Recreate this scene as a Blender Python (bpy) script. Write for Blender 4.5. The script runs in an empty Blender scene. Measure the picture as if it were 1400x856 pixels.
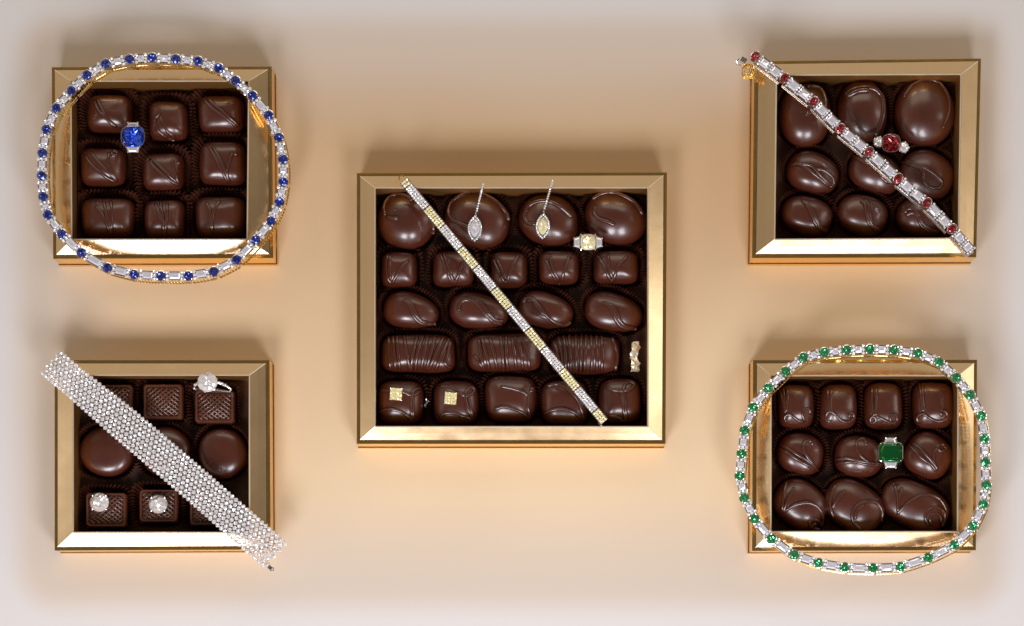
import bpy, math, random
from mathutils import Vector
random.seed(7)
R = math.radians
# ------------------------------------------------------------------ scale: drawings are in units of 0.4 mm
S = 0.0004
HC = 2650.0                 # camera height above the table, in units
CX, CY = 0.0, -497.0        # camera foot point
SC = bpy.context.scene
COL = SC.collection

# ------------------------------------------------------------------ camera
cam = bpy.data.cameras.new('camera')
cam.sensor_width = 36.0
cam.lens = 36.0 * HC / 1400.0
cam.shift_y = 497.0 / 1400.0
cam.clip_start = 0.01
cam.clip_end = 50
co = bpy.data.objects.new('camera', cam)
co.location = (CX * S, CY * S, HC * S)
COL.objects.link(co)
SC.camera = co

# ------------------------------------------------------------------ world: dim warm ambient ramp
w = bpy.data.worlds.new('World'); SC.world = w; w.use_nodes = True
bg = w.node_tree.nodes['Background']
bg.inputs[0].default_value = (1.0, 0.84, 0.68, 1)
_n, _l = w.node_tree.nodes, w.node_tree.links      # ambient ramp: zenith dimmed to darken chocolate tops, horizon brighter as fill
_tc = _n.new('ShaderNodeTexCoord'); _sp = _n.new('ShaderNodeSeparateXYZ'); _mr = _n.new('ShaderNodeMapRange')
_l.new(_tc.outputs['Generated'], _sp.inputs[0]); _l.new(_sp.outputs[2], _mr.inputs[0]); _mr.interpolation_type = 'SMOOTHSTEP'
_mr.inputs[1].default_value = .35; _mr.inputs[2].default_value = .95; _mr.inputs[3].default_value = .44; _mr.inputs[4].default_value = .10
_l.new(_mr.outputs[0], bg.inputs[1])

def softbox(name, loc, target, sx, sy, radiance, color):
    l = bpy.data.lights.new(name, 'AREA'); l.shape = 'RECTANGLE'
    l.size = sx * S; l.size_y = sy * S
    l.energy = radiance * math.pi * (sx * S) * (sy * S)
    l.color = color
    o = bpy.data.objects.new(name, l); COL.objects.link(o)
    o.location = Vector(loc) * S
    d = Vector(target) - Vector(loc)
    o.rotation_euler = d.to_track_quat('-Z', 'Y').to_euler()
    return o
softbox('front_left_softbox', (-720, -1950, 1800), (0, 0, 0), 720, 950, 15.5, (0.95, 0.93, 1.0))
softbox('front_right_softbox', (720, -1950, 1800), (0, 0, 0), 720, 950, 13.0, (0.95, 0.93, 1.0))
softbox('back_fill', (0, 2200, 2100), (0, 0, 0), 3000, 900, 1.5, (1.0, 0.86, 0.70))  # added fill without a known source, lightens the shadows above the boxes
softbox('right_softbox', (2300, 300, 1300), (0, 0, 0), 450, 1000, 1.8, (1.0, 0.97, 0.93))
softbox('left_accent', (-2400, 0, 1500), (0, 0, 0), 350, 900, .6, (1.0, 0.97, 0.95))  # added for contrast in the foil, no known source
SC.view_settings.view_transform = 'Standard'
SC.view_settings.look = 'None'
SC.view_settings.exposure = 0.20
SC.view_settings.gamma = 1.0
SC.cycles.max_bounces = 6
SC.cycles.sample_clamp_indirect = 4.0

# ------------------------------------------------------------------ helpers
def W(u, v, z):
    """point on the drawing (u, v) -> place in the scene at height z (units)"""
    k = (HC - z) / HC
    return Vector((CX + (u - 700 - CX) * k, CY + (428 - v - CY) * k, z))

class MB:
    def __init__(s): s.v = []; s.f = []
    def add(s, vs, fs):
        n = len(s.v); s.v += [tuple(p) for p in vs]; s.f += [tuple(i + n for i in f) for f in fs]
    def box(s, c, d, rz=0.0, top=1.0):
        ca, sa = math.cos(rz), math.sin(rz); vs = []
        for k in (-1, 1):
            t = top if k > 0 else 1.0
            for i, j in ((-1, -1), (1, -1), (1, 1), (-1, 1)):
                x, y = i * d[0] / 2 * t, j * d[1] / 2 * t
                vs.append((c[0] + x * ca - y * sa, c[1] + x * sa + y * ca, c[2] + k * d[2] / 2))
        s.add(vs, [(3, 2, 1, 0), (4, 5, 6, 7), (0, 1, 5, 4), (1, 2, 6, 5), (2, 3, 7, 6), (3, 0, 4, 7)])
    def tube(s, pts, r, n=6, taper=True):
        pts = [Vector(p) for p in pts]; rings = []; m = len(pts)
        for i, p in enumerate(pts):
            t = (pts[min(i + 1, m - 1)] - pts[max(i - 1, 0)]).normalized()
            a = t.cross(Vector((0, 0, 1)))
            if a.length < 1e-4: a = Vector((1, 0, 0))
            a.normalize(); b = a.cross(t).normalized()
            rr = r * (0.55 if taper and i in (0, m - 1) else 1.0)
            rings.append([p + (a * math.cos(2 * math.pi * k / n) + b * math.sin(2 * math.pi * k / n)) * rr for k in range(n)])
        vs = [q for rg in rings for q in rg]; fs = []
        for i in range(m - 1):
            for k in range(n):
                fs.append((i * n + k, i * n + (k + 1) % n, (i + 1) * n + (k + 1) % n, (i + 1) * n + k))
        fs.append(tuple(range(n - 1, -1, -1))); fs.append(tuple((m - 1) * n + k for k in range(n)))
        s.add(vs, fs)
    def ball(s, c, r, n=8, m=5):
        vs = [(c[0], c[1], c[2] + r)]; fs = []
        for i in range(1, m):
            a = math.pi * i / m
            for k in range(n):
                b = 2 * math.pi * k / n
                vs.append((c[0] + r * math.sin(a) * math.cos(b), c[1] + r * math.sin(a) * math.sin(b), c[2] + r * math.cos(a)))
        vs.append((c[0], c[1], c[2] - r)); L = len(vs) - 1
        for k in range(n):
            fs.append((0, 1 + k, 1 + (k + 1) % n))
            fs.append((L, 1 + (m - 2) * n + (k + 1) % n, 1 + (m - 2) * n + k))
        for i in range(m - 2):
            for k in range(n):
                fs.append((1 + i * n + k, 1 + (i + 1) * n + k, 1 + (i + 1) * n + (k + 1) % n, 1 + i * n + (k + 1) % n))
        s.add(vs, fs)
    def gem(s, out, c, crown, depth, rz=0.0, brilliant=True, jit=0.0, table=0.55, rnd=random):
        """faceted stone: out = outline points of the girdle, c = centre of girdle"""
        n = len(out); ca, sa = math.cos(rz), math.sin(rz)
        def T(x, y, z): return (c[0] + x * ca - y * sa, c[1] + x * sa + y * ca, c[2] + z)
        def half(i): 
            a, b = out[i], out[(i + 1) % n]; return ((a[0] + b[0]) / 2, (a[1] + b[1]) / 2)
        J = lambda: rnd.uniform(-jit, jit)
        rings = []
        if brilliant:
            rings.append([T(x, y, 0) for x, y in out])
            rings.append([T(half(i)[0] * .80, half(i)[1] * .80, crown * .55 + J()) for i in range(n)])
            rings.append([T(out[(i + 1) % n][0] * table, out[(i + 1) % n][1] * table, crown + J()) for i in range(n)])
            rings.append([T(half((i + 1) % n)[0] * table * .55, half((i + 1) % n)[1] * table * .55, crown * .80 + J()) for i in range(n)])
            vs = [p for rg in rings for p in rg]; fs = []
            for q in range(3):
                for k in range(n):
                    a, b = q * n + k, q * n + (k + 1) % n; d, e = (q + 1) * n + k, (q + 1) * n + (k + 1) % n
                    fs.append((a, b, d)); fs.append((b, e, d))
            vs.append(T(0, 0, crown * .96 + J())); t = len(vs) - 1
            for k in range(n): fs.append((3 * n + k, 3 * n + (k + 1) % n, t))
        else:
            for sc_, z in ((1, 0), (.86, crown * .45), (.72, crown * .8), (table, crown)):
                rings.append([T(x * sc_, y * sc_, z) for x, y in out])
            vs = [p for rg in rings for p in rg]; fs = []
            for q in range(3):
                for k in range(n):
                    fs.append((q * n + k, q * n + (k + 1) % n, (q + 1) * n + (k + 1) % n, (q + 1) * n + k))
            # keel of the step cut pavilion showing through the table
            xs = max(x for x, y in out) * table * .45; ys = max(y for x, y in out) * table * .45
            if xs >= ys: k1, k2 = T(-xs, 0, crown * .88), T(xs, 0, crown * .88)
            else: k1, k2 = T(0, -ys, crown * .88), T(0, ys, crown * .88)
            vs += [k1, k2]; i1, i2 = len(vs) - 2, len(vs) - 1
            far = lambda k: (Vector(vs[3 * n + k]) - Vector(k1)).length < (Vector(vs[3 * n + k]) - Vector(k2)).length
            for k in range(n):
                k_ = (k + 1) % n; A, B = (i1 if far(k) else i2), (i1 if far(k_) else i2)
                fs.append((3 * n + k, 3 * n + k_, A))
                if A != B: fs.append((3 * n + k_, B, A))
        vs.append(T(0, 0, -depth)); t = len(vs) - 1
        for k in range(n): fs.append(((k + 1) % n, k, t))
        s.add(vs, fs)

ORG = {}
def mesh_of(name, mb, org=(0, 0, 0), smooth=False, mat=None):
    me = bpy.data.meshes.new(name)
    me.from_pydata([((x - org[0]) * S, (y - org[1]) * S, (z - org[2]) * S) for x, y, z in mb.v], [], mb.f)
    if smooth: me.polygons.foreach_set('use_smooth', [True] * len(me.polygons))
    if mat: me.materials.append(mat)
    me.update()
    return me
def link(name, me, org, parent=None, rz=0.0, rx=0.0, ry=0.0):
    o = bpy.data.objects.new(name, me); COL.objects.link(o)
    po = ORG.get(parent.name, Vector((0, 0, 0))) if parent else Vector((0, 0, 0))
    o.location = (Vector(org) - po) * S
    o.rotation_euler = (rx, ry, rz)
    if parent: o.parent = parent
    ORG[o.name] = Vector(org)
    return o
def obj(name, mb, mat, org=(0, 0, 0), parent=None, smooth=False):
    return link(name, mesh_of(name, mb, org, smooth, mat), org, parent)
def thing(o, label, cat, group=None):
    o['label'] = label; o['category'] = cat
    if group: o['group'] = group
    return o
def empty(name, org, label, cat, group=None):
    o = bpy.data.objects.new(name, None); COL.objects.link(o); o.location = Vector(org) * S
    o.empty_display_size = 0.005
    ORG[o.name] = Vector(org)
    return thing(o, label, cat, group)

def smooth_path(pts, step=2.2):
    """Catmull-Rom through 2-D points"""
    if len(pts) < 3:
        a, b = pts[0], pts[-1]; n = max(2, int(math.dist(a, b) / step))
        return [(a[0] + (b[0] - a[0]) * i / n, a[1] + (b[1] - a[1]) * i / n) for i in range(n + 1)]
    P = [pts[0]] + list(pts) + [pts[-1]]; out = []
    for i in range(1, len(P) - 2):
        p0, p1, p2, p3 = P[i - 1], P[i], P[i + 1], P[i + 2]
        n = max(2, int(math.dist(p1, p2) / step))
        for k in range(n):
            t = k / n
            out.append(tuple(.5 * ((2 * p1[j]) + (-p0[j] + p2[j]) * t + (2 * p0[j] - 5 * p1[j] + 4 * p2[j] - p3[j]) * t * t
                                   + (-p0[j] + 3 * p1[j] - 3 * p2[j] + p3[j]) * t ** 3) for j in (0, 1)))
    out.append(tuple(pts[-1]))
    return out

# ------------------------------------------------------------------ materials
def mat(name, color, rough=.5, metal=0.0, coat=0.0, crough=.05, spec=.5, ior=1.5, noise=0.0, nscale=40., bump=0.0, bscale=60., bdist=.0004, col2=None, sheen=0.0):
    m = bpy.data.materials.new(name); m.use_nodes = True
    N, L = m.node_tree.nodes, m.node_tree.links; b = N['Principled BSDF']
    b.inputs['Base Color'].default_value = (*color, 1); b.inputs['Roughness'].default_value = rough
    b.inputs['Metallic'].default_value = metal; b.inputs['Coat Weight'].default_value = coat
    b.inputs['Specular IOR Level'].default_value = spec; b.inputs['IOR'].default_value = ior
    b.inputs['Coat Roughness'].default_value = crough
    tc = N.new('ShaderNodeTexCoord')
    if col2 is not None:
        n = N.new('ShaderNodeTexNoise'); n.inputs['Scale'].default_value = nscale; n.inputs['Detail'].default_value = 5
        L.new(tc.outputs['Object'], n.inputs['Vector'])
        r = N.new('ShaderNodeMapRange'); r.inputs[1].default_value = .35; r.inputs[2].default_value = .7; L.new(n.outputs['Fac'], r.inputs[0])
        x = N.new('ShaderNodeMix'); x.data_type = 'RGBA'; x.inputs[6].default_value = (*color, 1); x.inputs[7].default_value = (*col2, 1)
        L.new(r.outputs[0], x.inputs[0]); L.new(x.outputs[2], b.inputs['Base Color'])
    if bump:
        n = N.new('ShaderNodeTexNoise'); n.inputs['Scale'].default_value = bscale; n.inputs['Detail'].default_value = 4
        L.new(tc.outputs['Object'], n.inputs['Vector'])
        q = N.new('ShaderNodeBump'); q.inputs['Strength'].default_value = bump; q.inputs['Distance'].default_value = bdist
        L.new(n.outputs['Fac'], q.inputs['Height']); L.new(q.outputs[0], b.inputs['Normal'])
    if noise:
        n = N.new('ShaderNodeTexNoise'); n.inputs['Scale'].default_value = nscale * 3; n.inputs['Detail'].default_value = 5
        L.new(tc.outputs['Object'], n.inputs['Vector'])
        r = N.new('ShaderNodeMapRange'); r.inputs[3].default_value = max(0, rough - noise); r.inputs[4].default_value = rough + noise
        L.new(n.outputs['Fac'], r.inputs[0]); L.new(r.outputs[0], b.inputs['Roughness'])
    return m
M = {
 'choc': mat('dark_chocolate', (.066, .0134, .0058), .30, spec=.75, coat=.40, crough=.19, noise=.06, nscale=80, bump=.3, bscale=120, bdist=.0003, col2=(.088, .0190, .0082)),
 'choc_ridge': mat('chocolate_drizzle', (.064, .0132, .0056), .24, spec=.75, coat=.6, crough=.18, noise=.08, nscale=80),
 'milk': mat('moulded_chocolate', (.115, .036, .018), .24, spec=.8, coat=.6, crough=.15, noise=.06, nscale=120, col2=(.09, .027, .014)),
 'cup': mat('brown_glassine_paper', (.085, .024, .013), .28, spec=.8, bump=.4, bscale=500, bdist=.0004, col2=(.050, .015, .009), nscale=200),
 'foil': mat('gold_foil_card', (.80, .60, .36), .22, metal=1, noise=.08, nscale=30, bump=.30, bscale=22, bdist=.0008),
 'foil_and_highlight': mat('pale_gold_foil_and_fold_highlight', (.95, .86, .66), .30, metal=.6),  # paler than the foil: bright highlight line of the folds put into the colour
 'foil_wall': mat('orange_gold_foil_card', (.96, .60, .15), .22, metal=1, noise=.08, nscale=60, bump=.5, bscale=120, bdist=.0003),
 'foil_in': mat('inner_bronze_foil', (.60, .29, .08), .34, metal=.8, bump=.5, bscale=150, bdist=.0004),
 'seam_shade': mat('seam_shade_brown', (.30, .11, .025), .35, metal=.7),
 'liner': mat('brown_card', (.055, .018, .009), .5, bump=.4, bscale=300, bdist=.0004, col2=(.11, .05, .015), nscale=90),
 'silver': mat('white_gold', (.88, .88, .92), .16, metal=1),
 'gold': mat('yellow_gold', (.95, .66, .22), .18, metal=1),
 'diamond': mat('diamond', (.97, .975, 1.0), .05, metal=.55, coat=1),
 'baguette': mat('baguette_diamond', (.88, .88, .98), .06, metal=.45, coat=1),
 'yellow': mat('yellow_diamond', (1.0, .93, .58), .08, metal=.35, coat=1),
 'sapphire': mat('sapphire', (.008, .03, .30), .05, metal=.75, coat=1),
 'bigsapphire': mat('bright_sapphire', (.015, .11, .95), .04, metal=.85, coat=1),
 'ruby': mat('ruby', (.27, .003, .012), .05, metal=.75, coat=1),
 'emerald': mat('emerald', (.006, .27, .085), .05, metal=.7, coat=1),
 'bigemerald': mat('deep_emerald', (.002, .26, .055), .04, metal=.85, coat=1),
}

# ------------------------------------------------------------------ the table: tan backing card with soft shading and a pale rounded vignette painted into its colour
def table_material():
    m = bpy.data.materials.new('tan_backing_card'); m.use_nodes = True
    N, L = m.node_tree.nodes, m.node_tree.links; b = N['Principled BSDF']
    b.inputs['Roughness'].default_value = .75; b.inputs['Specular IOR Level'].default_value = .2
    tc = N.new('ShaderNodeTexCoord'); sp = N.new('ShaderNodeSeparateXYZ'); L.new(tc.outputs['Object'], sp.inputs[0])
    def mt(op, a, b_=None, clamp=False):
        n = N.new('ShaderNodeMath'); n.operation = op; n.use_clamp = clamp
        for i, v in enumerate((a, b_)):
            if v is None: continue
            if isinstance(v, (int, float)): n.inputs[i].default_value = v
            else: L.new(v, n.inputs[i])
        return n.outputs[0]
    def rounded(hx, hy, r):
        dx = mt('MAXIMUM', mt('SUBTRACT', mt('ABSOLUTE', sp.outputs[0]), (hx - r) * S), 0)
        dy = mt('MAXIMUM', mt('SUBTRACT', mt('ABSOLUTE', sp.outputs[1]), (hy - r) * S), 0)
        return mt('SUBTRACT', mt('SQRT', mt('ADD', mt('MULTIPLY', dx, dx), mt('MULTIPLY', dy, dy))), r * S)
    def ramp(d, a, c):
        n = N.new('ShaderNodeMapRange'); n.interpolation_type = 'SMOOTHERSTEP'
        n.inputs[1].default_value = a * S; n.inputs[2].default_value = c * S; L.new(d, n.inputs[0]); return n.outputs[0]
    def mix(f, a, c):
        n = N.new('ShaderNodeMix'); n.data_type = 'RGBA'
        L.new(f, n.inputs[0])
        for i, v in ((6, a), (7, c)):
            if isinstance(v, tuple): n.inputs[i].default_value = (*v, 1)
            else: L.new(v, n.inputs[i])
        return n.outputs[2]
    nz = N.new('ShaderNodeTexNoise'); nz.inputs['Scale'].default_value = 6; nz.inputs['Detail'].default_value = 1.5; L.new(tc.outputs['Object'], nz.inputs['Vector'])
    shade_y = N.new('ShaderNodeMapRange'); shade_y.interpolation_type = 'SMOOTHSTEP'
    shade_y.inputs[1].default_value = 330 * S; shade_y.inputs[2].default_value = -260 * S; L.new(sp.outputs[1], shade_y.inputs[0])
    mo = mt('ADD', mt('MULTIPLY', shade_y.outputs[0], .6), mt('MULTIPLY', nz.outputs['Fac'], .55), True)  # darker top and lighter bottom: soft shade painted into the card, plus random mottling
    c = mix(mo, TAN_SHADE, TAN_LIT)
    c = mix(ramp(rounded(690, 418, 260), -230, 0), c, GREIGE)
    c = mix(ramp(rounded(690, 418, 70), -48, 14), c, VIGNETTE_PALE)  # edge vignette painted into the card colour
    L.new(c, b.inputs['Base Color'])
    f = N.new('ShaderNodeTexNoise'); f.inputs['Scale'].default_value = 900; L.new(tc.outputs['Object'], f.inputs['Vector'])
    q = N.new('ShaderNodeBump'); q.inputs['Strength'].default_value = .15; q.inputs['Distance'].default_value = .0002
    L.new(f.outputs['Fac'], q.inputs['Height']); L.new(q.outputs[0], b.inputs['Normal'])
    return m
TAN_SHADE, TAN_LIT, GREIGE, VIGNETTE_PALE = (.50, .305, .145), (.86, .69, .47), (.66, .575, .49), (.72, .70, .69)
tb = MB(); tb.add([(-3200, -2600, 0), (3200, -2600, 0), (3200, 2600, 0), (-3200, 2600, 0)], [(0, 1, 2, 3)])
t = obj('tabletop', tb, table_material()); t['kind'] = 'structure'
t['label'] = 'tan backing card with a pale rounded vignette painted in'

# ------------------------------------------------------------------ the boxes
ZI, ZO, ZF = 60.0, 52.0, 6.0
def chocolate_box(label, inner, outer, flare, ZO=50.0):
    """inner / outer: four drawing corners TL, TR, BR, BL of the sloped rim"""
    I = [W(u, v, ZI) for u, v in inner]; O = [W(u, v, ZO) for u, v in outer]
    c = sum(O, Vector()) / 4; org = Vector((c.x, c.y, 0))
    root = empty('chocolate_box', org, label, 'box', 'gold chocolate boxes on the tan card')
    for k in range(4):
        a, b_ = k, (k + 1) % 4; mb = MB(); n = 14; vs = []
        for i in range(n + 1):
            t_ = i / n
            pi_ = I[a].lerp(I[b_], t_); po = O[a].lerp(O[b_], t_)
            wob = math.sin(i * 1.7 + k * 2 + org.x) * .22
            mid = pi_.lerp(po, .5) + Vector((0, 0, .15))
            g = pi_.lerp(po, .06) + Vector((0, 0, .35))
            vs += [pi_ - Vector((0, 0, .8)), g, mid, po + Vector((0, 0, .1)), po - Vector((0, 0, 3)), pi_ - Vector((0, 0, 4))]
        fs = []
        for i in range(n):
            for j in range(6):
                p, q = i * 6 + j, i * 6 + (j + 1) % 6
                fs.append((p, q, q + 6, p + 6))
        fs += [(5, 4, 3, 2, 1, 0), tuple(n * 6 + j for j in range(6))]
        mb.add(vs, fs)
        obj('rim_panel', mb, M['foil'], org, root)
        e = MB(); e.tube([I[a] + Vector((0, 0, .2)), I[b_] + Vector((0, 0, .2))], .95, 6, False)
        obj('rim_fold_highlight', e, M['foil_and_highlight'], org, root)
        e = MB(); e.tube([I[a] + Vector((0, 0, .2)), O[a] + Vector((0, 0, .3))], .55, 5, False)
        obj('corner_fold_highlight', e, M['foil_and_highlight'], org, root)
    def ring(name, outr, inr, z0, z1, mtl):
        mb = MB(); n = 4
        vs = [(p.x, p.y, z) for z in (z0, z1) for r_ in (outr, inr) for p in r_]
        fs = []
        for k in range(4):
            q = (k + 1) % 4
            fs += [(k, q, 8 + q, 8 + k)[::-1], (4 + k, 4 + q, 12 + q, 12 + k), (8 + k, 8 + q, 12 + q, 12 + k)[::-1], (k, q, 4 + q, 4 + k)]
        mb.add(vs, fs); return obj(name, mb, mtl, org, root)
    def grow(P, d):
        return [Vector((p.x + math.copysign(d, p.x - org.x), p.y + math.copysign(d, p.y - org.y), p.z)) for p in P]
    ring('outer_wall', grow(O, -2.2), grow(O, -5), 4.5, ZO - 3.4, M['foil_wall'])
    ring('rim_apron', grow(O, -.2), grow(O, -2.0), ZO - 15, ZO - 3.2, M['foil'])
    lf, rt, bt = flare
    lip = [Vector((p.x + (rt if p.x > org.x else -lf), p.y + (-1.5 if p.y > org.y else -bt), 0)) for p in O]
    ring('base_lip', lip, grow(O, -6), .5, 9.0, M['foil_wall'])
    ring('seam_shade_band', grow(O, -1.4), grow(O, -5), 9.2, 13.5, M['seam_shade'])  # dark band painted in for the shadowed gap above the lip
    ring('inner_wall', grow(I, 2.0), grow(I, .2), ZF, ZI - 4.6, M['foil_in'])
    mb = MB(); F = grow(I, 1.9)
    mb.add([(p.x, p.y, 1) for p in F] + [(p.x, p.y, ZF) for p in F], [(0, 1, 2, 3), (7, 6, 5, 4), (0, 4, 5, 1), (1, 5, 6, 2), (2, 6, 7, 3), (3, 7, 4, 0)])
    obj('box_floor', mb, M['liner'], org, root)
    xs = [p.x for p in I]; ys = [p.y for p in I]
    return (sorted(xs)[1] + 1.0, sorted(xs)[2] - 1.0, sorted(ys)[1] + 1.0, sorted(ys)[2] - 1.0)

# ------------------------------------------------------------------ chocolates
def fr(x0, y0, s):
    return lambda pts: [(x0 + x / s, y0 + y / s) for x, y in pts]
FA = fr(60, 70, 2.594); FB = fr(40, 470, 2.675); FT = fr(1000, 60, 2.76); FG = fr(990, 460, 2.518)
G5 = fr(990, 460, 4.757); G6 = fr(1170, 460, 4.755)
C1 = fr(480, 220, 4.755); C2 = fr(700, 220, 4.755); C3 = fr(480, 340, 4.755); C4 = fr(700, 340, 4.755); C5 = fr(480, 450, 4.755); C6 = fr(700, 450, 4.755)
ZB = 9.0    # underside of a chocolate, on its cup
class Choc:
    def __init__(s, cu, cv, a, b, h, n, m, rot=0, taper=0.0, zm=.30):
        s.h = h; s.zm = ZB + h * zm; s.c = W(cu, cv, s.zm); s.a, s.b, s.n, s.m = a, b, n, m
        s.rot = R(rot); s.taper = taper; s.seed = random.uniform(0, 10)
    def loc(s, p):
        dx, dy = p.x - s.c.x, p.y - s.c.y; ca, sa = math.cos(-s.rot), math.sin(-s.rot)
        x, y = dx * ca - dy * sa, dx * sa + dy * ca
        return x, y / max(.2, 1 - s.taper * x / s.a)
    def out(s, th, f=1.0, pad=0.0, n=None):
        n = n or s.n; ct, st = math.cos(th), math.sin(th)
        r = (abs(ct) ** n + abs(st) ** n) ** (-1 / n)
        wob = 1 + .012 * math.sin(3 * th + s.seed) + .010 * math.sin(2 * th + s.seed * 2.3)
        x, y = (s.a * f * wob + pad) * r * ct, (s.b * f * wob + pad) * r * st
        y *= 1 - s.taper * x / (s.a + pad)
        ca, sa = math.cos(s.rot), math.sin(s.rot)
        return s.c.x + x * ca - y * sa, s.c.y + x * sa + y * ca
    def height(s, p):
        x, y = s.loc(p)
        r = (abs(x / s.a) ** s.n + abs(y / s.b) ** s.n) ** (1 / s.n); r = min(r, .985)
        return s.zm + (ZB + s.h - s.zm) * (1 - r ** s.m) ** (1 / s.m)
    def place(s, u, v, lift=0.0):
        z = 40.0
        for _ in range(5): z = s.height(W(u, v, z + lift))
        p = W(u, v, z + lift); p.z = z + lift; return p
    def mesh(s):
        mb = MB(); nth, ups = 56, 16; rows = []
        for f, z in ((.86, ZB), (.95, ZB + (s.zm - ZB) * .35), (.995, ZB + (s.zm - ZB) * .75)):
            rows.append([(*s.out(2 * math.pi * k / nth, f), z) for k in range(nth)])
        for i in range(ups):
            ph = (math.pi / 2) * i / ups
            rr, zz = math.cos(ph) ** (2 / s.m), math.sin(ph) ** (2 / s.m)
            row = []
            for k in range(nth):
                th = 2 * math.pi * k / nth
                dz = (.6 * math.sin(4.2 * math.cos(th) * rr + s.seed) + .5 * math.sin(5 * math.sin(th) * rr + s.seed * 3)) * math.sin(ph)
                row.append((*s.out(th, rr), s.zm + (ZB + s.h - s.zm) * zz + dz))
            rows.append(row)
        vs = [p for r_ in rows for p in r_]; n = len(rows)
        vs.append((s.c.x, s.c.y, ZB + s.h + .5 * math.sin(s.seed))); vs.append((s.c.x, s.c.y, ZB)); fs = []
        for i in range(n - 1):
            for k in range(nth):
                fs.append((i * nth + k, i * nth + (k + 1) % nth, (i + 1) * nth + (k + 1) % nth, (i + 1) * nth + k))
        T = len(vs) - 2
        for k in range(nth):
            fs.append(((n - 1) * nth + k, (n - 1) * nth + (k + 1) % nth, T)); fs.append(((k + 1) % nth, k, T + 1))
        mb.add(vs, fs)
        rn = random.Random(int(s.c.x * 13 + s.c.y * 7))      # small air blisters and crumbs
        for _ in range(rn.randint(1, 5)):
            a_, q_ = rn.uniform(0, 6.28), rn.uniform(.1, .85); x_, y_ = s.out(a_, q_); z_ = s.height(Vector((x_, y_, 0)))
            mb.ball((x_, y_, z_ - .25), rn.uniform(.5, .95), 6, 4)
        return mb

def paper_cup(ch, label, rect, pad=9.0, square=False, top=28.0):
    """fluted paper cup whose ruffled wall flares up to the neighbours"""
    mb = MB(); nf = int(2 * math.pi * max(ch.a, ch.b) / 3.6); nth = nf * 4
    x0, x1, y0, y1 = rect; rows = []
    rnd = random.Random(int(ch.c.x * 7 + ch.c.y))
    ph = rnd.uniform(0, 6)
    for z, pd, fl in ((7.0, -2, 0), (7.6, 1.0, .4), (13, 3.0, 1.0), (top - 6, pad - 2.2, 1.5), (top, pad, 2.1)):
        row = []
        for k in range(nth):
            th = 2 * math.pi * k / nth
            lo = 1 + .16 * math.sin(5 * th + ph) + .12 * math.sin(9 * th + ph * 2)
            rf = math.cos(k * math.pi / 2) * fl * lo
            x, y = ch.out(th, 1.0, pd + rf, n=max(2.2, ch.n * .9))
            zz = z + (1.4 * math.sin(4 * th + ph) + .7 * math.sin(11 * th) + .5 * math.cos(k * math.pi / 2)) * (fl / 2.1)
            row.append((min(max(x, x0), x1), min(max(y, y0), y1), zz))
        rows.append(row)
    vs = [p for r_ in rows for p in r_]; fs = []
    for i in range(len(rows) - 1):
        for k in range(nth):
            fs.append((i * nth + k, i * nth + (k + 1) % nth, (i + 1) * nth + (k + 1) % nth, (i + 1) * nth + k))
    vs.append((ch.c.x, ch.c.y, 7.0)); T = len(vs) - 1
    for k in range(nth): fs.append(((k + 1) % nth, k, T))
    mb.add(vs, fs)
    o = obj('paper_cup', mb, M['cup'], (ch.c.x, ch.c.y, 7.0))
    return thing(o, label, 'paper cup', 'brown fluted paper cups')

KIND = {  # height, plan exponent, profile exponent
 'square': (35, 4.4, 2.5), 'pillow': (36, 3.6, 2.4), 'oval': (40, 2.1, 2.0), 'almond': (34, 2.3, 2.2), 'log': (34, 4.6, 2.1), 'disc': (27, 2.0, 2.6), 'shell': (34, 2.4, 2.3),
}
LOG = []
def chocolate(kind, spec, lines, look, where, box, rect, pad=9.0, rad=1.35, name=None):
    cu, cv, a, b = spec[:4]; rot = spec[4] if len(spec) > 4 else 0; tp = spec[5] if len(spec) > 5 else 0
    h, n, m = KIND[kind]
    ch = Choc(cu, cv, a, b, h, n, m, rot, tp)
    org = (ch.c.x, ch.c.y, ZB)
    mb = ch.mesh()
    if kind == 'disc':   # foot of the disc
        nth = 48; vs = []
        for f, z in ((1.0, ZB + .2), (1.05, ZB + 1.5), (1.05, ZB + 4), (.98, ZB + 6)):
            vs += [(*ch.out(2 * math.pi * k / nth, f), z) for k in range(nth)]
        mb.add(vs, [(i * nth + k, i * nth + (k + 1) % nth, (i + 1) * nth + (k + 1) % nth, (i + 1) * nth + k) for i in range(3) for k in range(nth)])
    o = obj(name or {'square': 'square_chocolate', 'pillow': 'square_chocolate', 'oval': 'oval_chocolate', 'almond': 'almond_shaped_chocolate', 'log': 'log_chocolate', 'disc': 'round_chocolate', 'shell': 'shell_shaped_chocolate'}[kind], mb, M['choc'], org, None, True)
    thing(o, '%s, %s in the %s' % (look, where, box), 'chocolate', 'chocolates in the gold boxes')
    if len(o['label'].split()) > 16: print('LONG', len(o['label'].split()), o['label'])
    for ln in lines:
        r = rad
        if isinstance(ln, tuple): r, ln = ln
        if len(ln) == 1:
            p = ch.place(*ln[0]); d = MB(); d.ball((p.x, p.y, p.z - .2), r * 1.3, 10, 6)
        else:
            r *= 1.75; pts = [ch.place(u, v) + Vector((0, 0, r * .15)) for u, v in smooth_path(ln)]
            d = MB(); d.tube(pts, r, 8)
        obj('drizzle', d, M['choc_ridge'], org, o, True)
    paper_cup(ch, 'brown fluted paper cup under the %s chocolate in the %s' % (where.replace(',', ' and'), box), rect, pad)
    LOG.append(ch); return ch

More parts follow.
